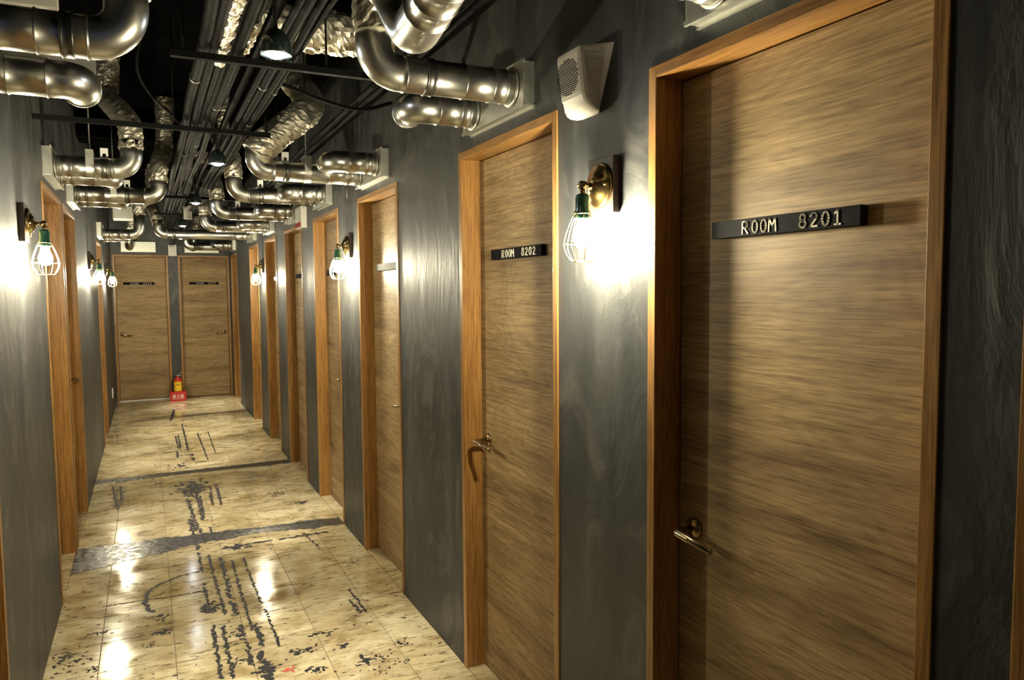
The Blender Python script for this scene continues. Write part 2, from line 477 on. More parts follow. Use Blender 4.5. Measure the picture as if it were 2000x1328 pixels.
ragged_strip('concrete_strip', [(XL, 6.95), (1.15, 7.00)], [(XL, 6.80), (0.3, 6.86), (1.15, 6.84)], 0.022, z=0.0014)
ragged_strip('concrete_strip', [(XL, 9.93), (0.1, 10.04), (1.15, 10.26)], [(XL, 9.92), (0.1, 9.99), (1.15, 10.20)], 0.012, z=0.0016)

# ------------------------------------------------------------------ doors
def letter_strokes(ch):
    A = lambda cx, cy, rx, ry, a0, a1, n=9: [(cx + rx * math.cos(math.radians(a0 + (a1 - a0) * i / n)), cy + ry * math.sin(math.radians(a0 + (a1 - a0) * i / n))) for i in range(n + 1)]
    D = {
        'R': [[(0, 0), (0, 1)] + [(0.25, 1)] + A(0.25, 0.75, 0.27, 0.25, 90, -90) + [(0.02, 0.5)], [(0.2, 0.5), (0.55, 0)]],
        'O': [A(0.27, 0.5, 0.25, 0.5, 90, 450, 14)],
        '0': [A(0.27, 0.5, 0.26, 0.5, 90, 450, 14)],
        'M': [[(0, 0), (0.05, 1), (0.32, 0.45), (0.6, 1), (0.66, 0)]],
        '8': [A(0.27, 0.76, 0.21, 0.24, 90, 450, 12), A(0.27, 0.26, 0.27, 0.26, 90, 450, 12)],
        '2': [A(0.25, 0.73, 0.24, 0.27, 165, -30) + [(0.02, 0.02), (0.55, 0.02)]],
        '1': [[(0.05, 0.8), (0.27, 1.0), (0.27, 0)], [(0.05, 0), (0.5, 0)]],
        '9': [A(0.27, 0.72, 0.24, 0.28, 0, 360, 12), [(0.51, 0.72), (0.46, 0)]],
    }
    return D.get(ch, [])
def stroke_mesh(mb, text_items, y, sw, depth=0.0012):
    # text_items: (char, x, z, width, height) ; strokes as flat ribbons facing -y
    for ch, x, z, w, h in text_items:
        for st in letter_strokes(ch):
            pts = [Vector((x + a * w / 0.6, y, z + b * h)) for a, b in st]
            for a, b in zip(pts, pts[1:]):
                d = b - a
                if d.length < 1e-6: continue
                d.normalize(); nrm = Vector((-d.z, 0, d.x)) * sw / 2
                a2, b2 = a - d * sw * 0.35, b + d * sw * 0.35
                f = Vector((0, -depth, 0))
                vs = [a2 - nrm, b2 - nrm, b2 + nrm, a2 + nrm]
                mb.add(vs + [v + f for v in vs], [(4, 5, 6, 7), (0, 1, 5, 4), (1, 2, 6, 5), (2, 3, 7, 6), (3, 0, 4, 7)])

FW, LEAF_Y = 0.028, 0.075
def make_handle(root, x, z, s):
    h = MB()
    h.lathe([(0.0, LEAF_Y - 0.012), (0.020, LEAF_Y - 0.011), (0.026, LEAF_Y - 0.006), (0.027, LEAF_Y)], (x, 0, z), 'y', 24)
    rose = h.build('handle_rose', 'bronze', root)
    k = MB()
    p = fillet([(x, LEAF_Y - 0.008, z), (x, LEAF_Y - 0.064, z), (x + s * 0.055, LEAF_Y - 0.064, z - 0.004), (x + s * 0.118, LEAF_Y - 0.052, z - 0.016)], 0.016, 6)
    n = len(p)
    k.sweep(p, [0.0085 if i < n // 3 else 0.0095 if i < n - 3 else 0.008 for i in range(n)], 12)
    k.build('lever', 'bronze', rose)
    return rose

def make_door(name, loc, rz, width, label, handle=-1, sign=None, sign_x=0.0, first=False):
    root = empty(name, loc, rz)
    tag(root, label, 'door', kind='structure')
    hw = width / 2; y0, y1 = -0.005, 0.125
    for s in (-1, 1):
        MB().box(s * hw, s * (hw - FW), y0, y1, 0, DH, 0.0015).build('frame_jamb', 'frame', root)
    MB().box(-hw + FW, hw - FW, y0, y1, DH - FW, DH, 0.0015).build('frame_head', 'framex', root)
    MB().box(-hw + FW, hw - FW, LEAF_Y + 0.042, LEAF_Y + 0.05, 0, DH - FW).build('door_stop', 'stop', root)  # added backing sheet, black to paint the shadow in the leaf gaps
    g = 0.004
    MB().box(-hw + FW + g, hw - FW - g, LEAF_Y, LEAF_Y + 0.04, 0.008, DH - FW - g, 0.001).build('door_leaf', 'door', root)
    MB().box(-hw + FW, hw - FW, 0.002, LEAF_Y + 0.04, -0.004, 0.0012).build('threshold', 'tile', root)
    if handle:
        make_handle(root, handle * (hw - 0.09), 0.955, -handle)
    if sign is not None:
        sb = MB().box(sign_x - 0.20, sign_x + 0.20, LEAF_Y - 0.020, LEAF_Y, 1.664, 1.702, 0.001).build('room_sign', 'signboard', root)
        if sign:
            items = []
            xs = sign_x - 0.200
            for ch, dx in zip('ROOM', (0.099, 0.128, 0.153, 0.176)): items.append((ch, xs + dx, 1.669, 0.018, 0.026))
            for ch, dx in zip(sign, (0.258, 0.286, 0.314, 0.342)): items.append((ch, xs + dx, 1.670, 0.018, 0.026))
            t = MB(); stroke_mesh(t, items, LEAF_Y - 0.0202, 0.0034)
            t.build('lettering', 'chalk', sb, fix=False)
    return root

ORD = ['first', 'second', 'third', 'fourth', 'fifth', 'sixth', 'seventh', 'eighth']
R_LABEL = ['wooden door frame at the extreme right edge, beyond the door marked ROOM 8201',
           'oak door marked ROOM 8201, nearest on the right',
           'oak door marked ROOM 8202 on the right wall',
           'oak door on the right with a brightly lit blank sign board, third from front',
           'oak door behind the middle right caged wall lamp, fourth on the right',
           'oak door under the white emergency sign box, fifth on the right',
           'oak door sixth on the right wall, before the farthest right lamp',
           'oak door behind the farthest right caged lamp, seventh on the right',
           'oak door at the far end of the right wall beside the end doors']
R_HANDLE = [-1, -1, -1, 1, 1, 1, 1, 1, 1]
R_SIGN = [None, '8201', '8202', '', '', '', '', '', '']
dn = 0
for i, (a, b) in enumerate(RD):
    dn += 1
    make_door('door_%d' % dn, (XR, (a + b) / 2, 0), -PI / 2, b - a, R_LABEL[i], R_HANDLE[i], R_SIGN[i], -0.018 if i < 2 else -0.02)
L_LABEL = ['door frame edge at the extreme lower left of the picture',
           'orange framed door on the left wall just past the nearest left lamp',
           'orange framed door on the left with a lever handle, right behind its twin',
           'narrow view of the farthest orange framed door on the left wall']
for i, (a, b) in enumerate(LD):
    dn += 1
    make_door('door_%d' % dn, (XL, (a + b) / 2, 0), PI / 2, b - a, L_LABEL[i], [-1, -1, 1, -1][i], '')
E_LABEL = ['oak door facing the camera at the corridor end, left of the fire extinguisher', 'oak door facing the camera at the corridor end, right of the fire extinguisher']
for i, (a, b) in enumerate(ED):
    dn += 1
    make_door('door_%d' % dn, ((a + b) / 2, YEND, 0), 0, b - a, E_LABEL[i], [-1, 1][i], ['8210', '8209'][i], [-0.03, 0.0][i])
MB().box(ED[0][0] + FW, ED[0][1] - FW, YEND + 0.02, YEND + 0.05, 0.0, 0.012, 0.002).build('trim_1', 'tag', None, (ED[0][0], YEND, 0))
tag(bpy.data.objects['trim_1'], 'pale threshold strip under the left end door', 'threshold', kind='structure')

# ------------------------------------------------------------------ caged wall lamps
def make_wall_lamp(loc, rz, label, zl=1.69):
    root = empty('caged_wall_lamp', loc, rz)
    tag(root, label, 'wall lamp', 'caged brass wall lamps')
    zk = zl + 0.137; yo = -0.079
    MB().box(-0.06, 0.06, -0.022, 0.0, zk - 0.075, zk + 0.075, 0.003).build('wooden_backplate', 'darkwood', root)
    c = MB().lathe([(0.058, -0.022), (0.060, -0.027), (0.054, -0.033), (0.040, -0.035), (0.038, -0.041), (0.030, -0.043), (0.029, -0.046), (0.022, -0.047), (0.018, -0.052), (0.010, -0.054), (0.0, -0.055)], (0, 0, zk), 'y', 32)
    can = c.build('brass_canopy', 'brass', root)
    for s in (-1, 1):
        MB().lathe([(0.0, -0.044), (0.0045, -0.042), (0.005, -0.036), (0.005, -0.032)], (s * 0.046, 0, zk), 'y', 10).build('canopy_screw', 'brass', can)
    k = MB()
    k.sweep([(0, -0.05, zk), (0, yo - 0.002, zk)], 0.006, 12)
    k.lathe([(0.0, -0.012), (0.009, -0.009), (0.012, 0), (0.009, 0.009), (0.0, 0.012)], (0, yo, zk), 'z', 16)
    k.lathe([(0.0, -0.018), (0.007, -0.016), (0.008, -0.004), (0.008, 0.004), (0.007, 0.016), (0.0, 0.018)], (0, yo, zk), 'x', 12)
    k.sweep([(0, yo, zk - 0.008), (0, yo, zk - 0.03)], 0.007, 12)
    k.build('knuckle_arm', 'brass', root)
    MB().lathe([(0.008, zk - 0.022), (0.017, zk - 0.027), (0.019, zk - 0.034), (0.019, zk - 0.066), (0.023, zk - 0.072), (0.023, zk - 0.078), (0.015, zk - 0.080)], (0, yo, 0), 'z', 20).build('green_socket', 'green', root)
    # cage
    prof = [(0.022, zk - 0.074), (0.030, zk - 0.092), (0.043, zk - 0.125), (0.050, zk - 0.155), (0.047, zk - 0.175), (0.036, zk - 0.195), (0.027, zk - 0.203)]
    cg = MB()
    for j in range(8):
        a = 2 * PI * (j + 0.5) / 8
        cg.sweep(catmull([(r * math.cos(a), yo + r * math.sin(a), z) for r, z in prof], 3), 0.0013, 6)
    for r, z in ((0.0505, zk - 0.155), (0.027, zk - 0.203), (0.023, zk - 0.076)):
        cg.sweep([(r * math.cos(2 * PI * j / 24), yo + r * math.sin(2 * PI * j / 24), z) for j in range(24)], 0.0016, 6, closed=True)
    cg.build('wire_cage', 'cage', root)
    zb = zk - 0.137
    MB().lathe([(0.013, zk - 0.076), (0.020, zk - 0.080), (0.023, zk - 0.088), (0.021, zk - 0.091), (0.0, zk - 0.091)], (0, yo, 0), 'z', 20).build('bulb_base', 'green', root)
    MB().lathe([(0.010, zk - 0.091), (0.018, zb + 0.024), (0.025, zb + 0.008), (0.0255, zb - 0.006), (0.021, zb - 0.019), (0.011, zb - 0.027), (0.0, zb - 0.029)], (0, yo, 0), 'z', 14).build('light_bulb', 'bulb', root)
    return root
R_LAMPS = [(1.705, 'large caged brass wall lamp glowing between doors ROOM 8201 and ROOM 8202'),
           (4.53, 'middle caged wall lamp on the right wall, before the third door'),
           (8.30, 'farthest caged wall lamp on the right wall')]
for y, lab in R_LAMPS: make_wall_lamp((XR, y, 0), -PI / 2, lab)
L_LAMPS = [(3.48, 'nearest caged wall lamp on the left wall, bulb bright at the picture edge'),
           (7.25, 'second caged wall lamp on the left wall, overlapping the one behind'),
           (9.95, 'farthest caged wall lamp on the left, beside the left end door')]
for y, lab in L_LAMPS: make_wall_lamp((XL, y, 0), PI / 2, lab)

# ------------------------------------------------------------------ pendant spotlights
PZ = 2.25
pend = [(0.375, 2.35, (0.42, 2.9)), (0.378, 4.45, (0.52, 5.3)), (0.377, 6.46, (0.22, 7.7)), (0.374, 8.72, (0.5, 9.2)), (0.43, 10.73, (0.75, 10.95))]
PL = ['nearest small domed pendant spotlight, shining among the conduits', 'second domed pendant spotlight under the conduits from front',
      'third domed pendant spotlight under the conduits from front', 'fourth domed pendant spotlight, beside the grey bracket', 'farthest domed pendant spotlight, below the long crossing duct']
for i, (x, y, aim) in enumerate(pend):
    root = empty('pendant_spotlight', (x, y, ZC)); tag(root, PL[i], 'spotlight', 'pendant spotlights')
    o = (x, y, ZC)
    MB().sweep([(x, y, ZC), (x, y, PZ + 0.075)], 0.007, 10).build('stem', 'conduit', root, o)
    MB().lathe([(0.010, PZ + 0.085), (0.020, PZ + 0.08), (0.036, PZ + 0.062), (0.045, PZ + 0.038), (0.047, PZ + 0.012), (0.045, PZ + 0.006), (0.042, PZ + 0.012), (0.040, PZ + 0.035), (0.030, PZ + 0.056), (0.0, PZ + 0.066)], (x, y, 0), 'z', 24).build('dome_shade', 'shade', root, o)
    MB().lathe([(0.0, PZ - 0.003), (0.018, PZ), (0.031, PZ + 0.010), (0.031, PZ + 0.018), (0.0, PZ + 0.02)], (x, y, 0), 'z', 20).build('lamp_lens', 'lens', root, o)
    ld = bpy.data.lights.new('pendant_beam', 'SPOT')
    ld.energy = SPOT_W; ld.color = SPOT_COL; ld.spot_size = math.radians(46); ld.spot_blend = 0.9; ld.shadow_soft_size = 0.02
    lo = bpy.data.objects.new('pendant_beam', ld); COL.objects.link(lo)
    lo.parent = root
    lo.location = Vector((0, 0, PZ - 0.03 - ZC))
    d = Vector((aim[0], aim[1], 0)) - Vector((x, y, PZ - 0.03))
    lo.rotation_euler = d.to_track_quat('-Z', 'Y').to_euler()

# ------------------------------------------------------------------ plenum boxes and ducts
DR = 0.053
BT = 0.041
def plenum(side, y0, y1, label, z0=2.131, z1=2.272):
    X0 = XR if side > 0 else XL
    X1 = X0 - side * BT
    org = (X0, (y0 + y1) / 2, z0)
    root = empty('plenum_box', org); tag(root, label, 'duct box', 'galvanised plenum boxes over the doors')
    MB().box(X0, X1, y0, y1, z0, z1, 0.002).build('box_body', 'box', root, org)
    fl = MB()
    fl.box(X1 - side * 0.002, X1 + side * 0.006, y0 - 0.004, y1 + 0.004, z0 - 0.004, z0 + 0.006)
    fl.box(X0, X0 - side * 0.008, y0 - 0.004, y1 + 0.004, z0 - 0.006, z0 + 0.006)
    fl.box(X1 - side * 0.002, X1 + side * 0.006, y0 - 0.004, y1 + 0.004, z1 - 0.006, z1 + 0.004)
    fl.build('folded_seam', 'box', root, org)
    return root
def ridge_path(path, radii_pts, base=DR, step=0.02):
    """resample a path and raise ridges at given arc lengths"""
    P = [Vector(p) for p in path]
    cum = [0.0]
    for a, b in zip(P, P[1:]): cum.append(cum[-1] + (b - a).length)
    def at(s):
        for i in range(len(P) - 1):
            if s <= cum[i + 1] + 1e-9:
                L = cum[i + 1] - cum[i]
                return P[i].lerp(P[i + 1], (s - cum[i]) / L if L > 1e-9 else 0)
        return P[-1]
    S = [(c, base) for c in cum]
    for s in radii_pts:
        for ds, dr in ((-0.005, 0), (-0.003, 0.0028), (0.001, 0.0028), (0.003, 0.0)):
            if 0 < s + ds < cum[-1]: S.append((s + ds, base + dr))
    S.sort(key=lambda t: t[0])
    out = []
    for s, r in S:
        if out and s - out[-1][0] < 5e-4: continue
        out.append((s, r))
    return [at(s) for s, r in out], [r for s, r in out]
def foil(root, pts, org, r=0.056, amp=0.0055, r1=None, up=False):
    if up:
        e = Vector(pts[-1]); pts = list(pts) + [(e.x + 0.01, e.y + 0.03, (e.z + ZC) / 2), (e.x + 0.012, e.y + 0.035, ZC - 0.004)]
    path = resample(catmull(pts, 10), 0.011)
    k = len(path)
    sd = random.random() * 50
    def jit(i, j, p):
        q = p * 30
        v = mnoise.noise(q + Vector((sd, 0, 0))) * amp * 1.3 + mnoise.noise(p * 75 + Vector((0, sd, 0))) * amp * 0.9
        return v + mnoise.noise(p * 140) * amp * 0.6
    R = [r + ((r1 - r) * i / k if r1 else 0) for i in range(k)]
    m = MB().sweep(path, R, 30, jitter=jit, smooth=False)
    return m.build('foil_sleeve', 'foil', root, org)
def clamp_at(root, p, axis, org, tagged=False, up=True):
    d = Vector(axis).normalized()
    a, b = p - d * 0.016, p + d * 0.016
    m = MB()
    m.sweep([a, a + d * 0.004, a + d * 0.006, b - d * 0.006, b - d * 0.004, b], [DR + 0.001, DR + 0.005, DR + 0.003, DR + 0.003, DR + 0.005, DR + 0.001], 24)
    c = m.build('clamp_ring', 'clamp', root, org)
    if tagged:
        t = MB()
        z = p.z + DR + 0.004
        t.box(p.x - 0.018, p.x + 0.018, p.y - 0.004, p.y + 0.004, z + 0.018, z + 0.045)
        t.box(p.x - 0.018, p.x - 0.008, p.y - 0.004, p.y + 0.004, z, z + 0.018)
        t.box(p.x + 0.008, p.x + 0.018, p.y - 0.004, p.y + 0.004, z, z + 0.018)
        t.build('clamp_tag', 'tag', c, org)
    return c
def hanger_at(root, p, org):
    m = MB()
    n = 20
    vs = []; w = 0.018
    ring = []
    for j in range(n + 1):
        a = PI * j / n + PI
        ring.append((p.y + (DR + 0.002) * math.cos(a), p.z + (DR + 0.002) * math.sin(a)))
    ring = [(p.y - DR - 0.002, p.z + DR * 1.5)] + ring + [(p.y + DR + 0.002, p.z + DR * 1.5)]
    for y, z in ring: vs += [(p.x - w, y, z), (p.x + w, y, z)]
    m.add(vs, [(2 * i, 2 * i + 1, 2 * i + 3, 2 * i + 2) for i in range(len(ring) - 1)])
    m.box(p.x - w, p.x + w, p.y - DR - 0.004, p.y + DR + 0.004, p.z + DR * 1.5, p.z + DR * 1.5 + 0.003)
    s = m.build('hanger_strap', 'box', root, org)
    MB().sweep([(p.x, p.y, p.z + DR * 1.5), (p.x, p.y, ZC)], 0.0035, 8).build('hanger_rod', 'clamp', s, org)

def primary(side, Y, z, xr, label, foil_pts=None, clamp_x=None, tagged=False, hanger_x=None, rise=0.15, r_el=0.085, seams=(0.03, 0.075, 0.17), foil_r=0.058, foil_dz=-0.045):
    X0 = (XR - BT - 0.003) if side > 0 else (XL + BT + 0.003)
    org = (X0, Y, z)
    root = empty('ventilation_duct', org); tag(root, label, 'duct', 'galvanised ducts with upward elbows')
    path = fillet([(X0, Y, z), (xr, Y, z), (xr, Y, z + rise)], r_el, 12)
    L0 = abs(xr - X0)
    pp, rr = ridge_path(path, [s for s in seams if s < L0 - r_el] + [max(0.02, L0 - r_el - 0.005)])
    MB().sweep(pp, rr, 28).build('steel_pipe', 'duct', root, org)
    MB().lathe([(DR + 0.009, 0), (DR + 0.009, -side * 0.003), (DR + 0.002, -side * 0.005)], (X0, Y, z), 'x', 28).build('collar', 'box', root, org)
    if clamp_x is not None: clamp_at(root, Vector((clamp_x, Y, z)), (1, 0, 0), org, tagged)
    if hanger_x is not None: hanger_at(root, Vector((hanger_x, Y, z)), org)
    if foil_pts: foil(root, [(xr, Y, z + rise + foil_dz)] + list(foil_pts), org, foil_r, up=True)
    return root
def secondary(side, Y, z, xe, label, r_el=0.08, run=0.085):
    X0 = (XR - BT - 0.003) if side > 0 else (XL + BT + 0.003)
    org = (X0, Y, z)
    root = empty('elbow_duct', org); tag(root, label, 'duct', 'short ducts with sideways elbows')
    path = fillet([(X0, Y, z), (xe, Y, z), (xe, Y + run, z)], r_el, 12)
    L0 = abs(xe - X0)
    pp, rr = ridge_path(path, [0.025, 0.06, L0 - r_el, L0 + 0.3])
    MB().sweep(pp, rr, 28).build('steel_pipe', 'duct', root, org)
    e = pp[-1]; d = (pp[-1] - pp[-2]).normalized()
    m = MB(); m.sweep([e - d * 0.006, e - d * 0.003, e + d * 0.003], [DR + 0.0005, DR + 0.004, DR + 0.004], 28)
    m.build('end_rim', 'duct', root, org)
    MB().sweep([e + d * 0.0032, e + d * 0.0037], DR - 0.001, 24).build('mouth_shade_disc', 'hole_shade', root, org)  # black disc over the capped end paints the dark inside of the duct
    MB().lathe([(DR + 0.009, 0), (DR + 0.009, -side * 0.003), (DR + 0.002, -side * 0.005)], (X0, Y, z), 'x', 28).build('collar', 'box', root, org)
    return root

DN = ['the door marked ROOM 8201', 'the door marked ROOM 8202', 'the third right door', 'the fourth right door', 'the fifth right door', 'the sixth right door', 'the seventh right door', 'the last right door']
# right wall: plenum (y0, y1), primary (Y, riser x), secondary (Y, elbow x)
plenum(1, 0.80, 1.335, 'zinc duct box cut off by the picture top, above the nearest right door')
primary(1, 1.235, 2.195, 0.80, 'steel duct leaving the box above ' + DN[0], [(0.80, 1.26, 2.42), (0.84, 1.3, 2.6), (0.9, 1.3, 2.75)])
plenum(1, 2.12, 2.62, 'zinc duct box above ' + DN[1])
primary(1, 2.205, 2.205, 0.632, 'large bright steel duct with upward elbow above ' + DN[1], [(0.632, 2.21, 2.36), (0.64, 2.23, 2.44), (0.66, 2.30, 2.56), (0.68, 2.42, 2.68)], clamp_x=0.80)
o_ = (0.9, 3.0, 2.57)
r_ = empty('foil_duct', o_); tag(r_, 'crumpled foil wrapped duct lying across the ceiling behind the nearest pendant', 'foil duct')
foil(r_, [(0.93, 3.0, 2.58), (0.75, 2.99, 2.565), (0.55, 3.0, 2.565), (0.42, 3.01, 2.58), (0.34, 3.02, 2.67)], o_, 0.08, 0.009, up=True)
secondary(1, 2.515, 2.19, 0.865, 'short steel duct with sideways elbow above ' + DN[1])
plenum(1, 3.70, 4.22, 'zinc duct box above ' + DN[2])
primary(1, 4.13, 2.19, 0.54, 'steel duct rising into a long crumpled foil sleeve above ' + DN[2], [(0.60, 4.13, 2.335), (0.69, 4.13, 2.415), (0.78, 4.14, 2.49), (0.84, 4.20, 2.57), (0.83, 4.30, 2.66), (0.78, 4.4, 2.76)], clamp_x=0.69, tagged=True, hanger_x=0.80, rise=0.13, foil_r=0.078, foil_dz=-0.055)
secondary(1, 3.80, 2.205, 0.86, 'short steel duct with sideways elbow above ' + DN[2])
plenum(1, 4.98, 5.42, 'zinc duct box above ' + DN[3])
primary(1, 5.32, 2.205, 0.55, 'steel duct with upward elbow and white tag above ' + DN[3], [(0.55, 5.33, 2.40), (0.53, 5.4, 2.5), (0.5, 5.6, 2.62)], clamp_x=0.72, tagged=True, hanger_x=0.84)
secondary(1, 5.07, 2.205, 0.86, 'short steel duct with sideways elbow above ' + DN[3])
plenum(1, 6.18, 6.66, 'zinc duct box above ' + DN[4])
primary(1, 6.52, 2.195, 0.54, 'steel duct with upward elbow above ' + DN[4], [(0.54, 6.53, 2.38), (0.52, 6.62, 2.47), (0.45, 6.98, 2.58)], clamp_x=0.70, tagged=True)
secondary(1, 6.28, 2.205, 0.86, 'short steel duct with sideways elbow above ' + DN[4])
plenum(1, 7.45, 7.95, 'zinc duct box above ' + DN[5])
primary(1, 7.83, 2.19, 0.54, 'steel duct with upward elbow above ' + DN[5], [(0.54, 7.84, 2.38), (0.51, 7.95, 2.5), (0.45, 8.2, 2.62)], clamp_x=0.70)
secondary(1, 7.58, 2.20, 0.86, 'short steel duct with sideways elbow above ' + DN[5])
plenum(1, 8.75, 9.30, 'zinc duct box above ' + DN[6])
primary(1, 9.12, 2.20, 0.14, 'long steel duct crossing the whole corridor before the end doors', [(0.12, 9.2, 2.42), (0.08, 9.4, 2.55)], clamp_x=0.30)
plenum(1, 10.92, 11.45, 'zinc duct box above ' + DN[7])
primary(1, 11.32, 2.19, 0.52, 'steel duct with upward elbow above ' + DN[7], [(0.52, 11.32, 2.4), (0.5, 11.3, 2.55)], clamp_x=0.7)
secondary(1, 11.05, 2.20, 0.88, 'short steel duct with sideways elbow above ' + DN[7])
LN = ['the nearest left door', 'the second left door', 'the third left door', 'the farthest left door']
plenum(-1, 2.05, 2.66, 'zinc duct box above ' + LN[0])
primary(-1, 2.205, 2.198, -0.02, 'thick dark steel duct with upward elbow at the upper left corner', [(-0.01, 2.21, 2.40), (0.02, 2.24, 2.52), (0.03, 2.3, 2.66)], clamp_x=-0.155, rise=0.17)
secondary(-1, 2.56, 2.172, -0.155, 'short steel duct with a rounded elbow below the thick upper left duct')
plenum(-1, 4.30, 4.88, 'zinc duct box above ' + LN[1])
primary(-1, 4.42, 2.195, -0.045, 'steel duct with foil covered riser above ' + LN[1], [(-0.045, 4.43, 2.36), (-0.05, 4.46, 2.44), (-0.11, 4.62, 2.55), (-0.16, 4.85, 2.66)], clamp_x=-0.17, tagged=True, hanger_x=-0.235)
secondary(-1, 4.74, 2.195, -0.15, 'short steel duct with sideways elbow above ' + LN[1])
plenum(-1, 5.50, 6.00, 'zinc duct box above ' + LN[2])
primary(-1, 5.62, 2.198, 0.10, 'long steel duct with foil collar above ' + LN[2], [(0.105, 5.63, 2.38), (0.12, 5.72, 2.46), (0.15, 5.95, 2.58)], clamp_x=-0.09, tagged=True, hanger_x=-0.17)
secondary(-1, 5.90, 2.195, -0.14, 'short steel duct with sideways elbow above ' + LN[2])
plenum(-1, 8.70, 9.22, 'zinc duct box above ' + LN[3])
primary(-1, 8.86, 2.165, -0.04, 'steel duct with tall riser above ' + LN[3], [(-0.04, 8.87, 2.46), (0.02, 8.95, 2.54), (0.1, 9.05, 2.6)], rise=0.26)
secondary(-1, 9.12, 2.155, -0.19, 'short steel duct with sideways elbow above ' + LN[3])

# slanted pipe near the top centre: comes down towards the corridor, U-bends up into foil
def cam_pt(px, py, depth):
    d = ray(px, py); return Vector((0, 0, CAM_H)) + d * depth
A = cam_pt(950, -180, 1.28); B = cam_pt(808, 66, 1.70)
root = empty('slanted_duct', B); tag(root, 'bright slanted steel pipe with bands at the top centre of the picture', 'duct')
C_ = B + Vector((-0.02, 0.10, 0.13))
pp, rr = ridge_path(fillet([(A.x, A.y, ZC), A, B, C_], 0.06, 10), [(Vector((A.x, A.y, ZC)) - A).length + q for q in (0.10, 0.20, 0.27, 0.33)])
MB().sweep(pp, rr, 28).build('steel_pipe', 'duct', root, B)
foil(root, [C_ - (C_ - B).normalized() * 0.02, C_ + Vector((-0.03, 0.06, 0.10)), C_ + Vector((-0.06, 0.15, 0.2))], B, 0.056, up=True)

# end wall boxes and stubs
for (xa, xb, lab, pl) in ((-0.30, 0.14, 'zinc duct box on the end wall above the left end door', 'steel elbow pipe hanging over the left end door'),
                          (0.52, 0.98, 'zinc duct box on the end wall above the right end door', 'steel elbow pipe hanging over the right end door')):
    org = ((xa + xb) / 2, YEND, 2.131)
    root = empty('plenum_box', org); tag(root, lab, 'duct box', 'galvanised plenum boxes over the doors')
    MB().box(xa, xb, YEND - BT, YEND, 2.131, 2.272, 0.002).build('box_body', 'box', root, org)
    MB().box(xa - 0.004, xb + 0.004, YEND - BT - 0.002, YEND - BT + 0.006, 2.127, 2.137).build('folded_seam', 'box', root, org)
    xs = xa + 0.11
    o2 = (xs, YEND - BT, 2.2)
    r2 = empty('ventilation_duct', o2); tag(r2, pl, 'duct', 'galvanised ducts with upward elbows')
    pp, rr = ridge_path(fillet([(xs, YEND - BT, 2.2), (xs, YEND - 0.32, 2.2), (xs, YEND - 0.32, 2.36)], 0.085, 10), [0.03, 0.08])
    MB().sweep(pp, rr, 24).build('steel_pipe', 'duct', r2, o2)
    foil(r2, [(xs, YEND - 0.32, 2.32), (xs + 0.02, YEND - 0.33, 2.42), (xs + 0.06, YEND - 0.3, 2.6)], o2, up=True)

# ------------------------------------------------------------------ conduits along the ceiling
def conduit(x, z, r, label, ties=(), wob=0.012, foilspans=(), y0=0.8, y1=11.0, seed=0):
    pts = []
    y = y0
    while y < y1 + 0.01:
        pts.append(Vector((x + wob * mnoise.noise((y * 0.8, seed * 3.1, 0)), y, z + wob * mnoise.noise((y * 0.9, seed * 5.7, 9)))))
        y += 0.25
    org = (x, y0, z)
    root = empty('ceiling_conduit', org); tag(root, label, 'conduit', 'black conduits running along the ceiling')
    path = catmull(pts, 3)
    MB().sweep(path, r, 12).build('tube', 'conduit', root, org)
    for yt in ties:
        p = min(path, key=lambda q: abs(q.y - yt))
        MB().sweep([p + Vector((0, -0.006, 0)), p + Vector((0, 0.006, 0))], r + 0.003, 14).build('coupling', 'steel', root, org)
    for (ya, yb) in foilspans:
        seg = [q for q in path if ya <= q.y <= yb]
        if len(seg) > 2:
            foil(root, seg[::2], org, r + 0.006, 0.006)
    return root
CZ = 2.50
CON = [(0.205, 2.395, 0.021, (3.2, 4.1), ()), (0.240, 2.385, 0.017, (5.0,), ()), (0.268, 2.39, 0.013, (), ((2.1, 3.1),)), (0.293, 2.395, 0.015, (2.9, 4.6), ()),
       (0.322, 2.385, 0.017, (3.6,), ()), (0.349, 2.42, 0.012, (), ((2.5, 2.9),)), (0.408, 2.44, 0.018, (4.9,), ()), (0.428, 2.385, 0.012, (), ()),
       (0.458, 2.39, 0.018, (3.2, 5.2), ()), (0.490, 2.385, 0.013, (4.0,), ()), (0.513, 2.39, 0.010, (3.3,), ())]
CO = ['first', 'second', 'third', 'fourth', 'fifth', 'sixth', 'seventh', 'eighth', 'ninth', 'tenth', 'eleventh']
for i, (x, z, r, ties, fo) in enumerate(CON):
    conduit(x, z, r, '%s black conduit from the left in the ceiling bundle%s' % (CO[i], ', partly wrapped in foil' if fo else ''), ties, foilspans=fo, seed=i)
conduit(1.00, 2.52, 0.014, 'black conduit under the ceiling near the right wall, left of its pair', (), 0.004, seed=21)
conduit(1.05, 2.52, 0.014, 'black conduit under the ceiling near the right wall, right of its pair', (), 0.004, seed=22)
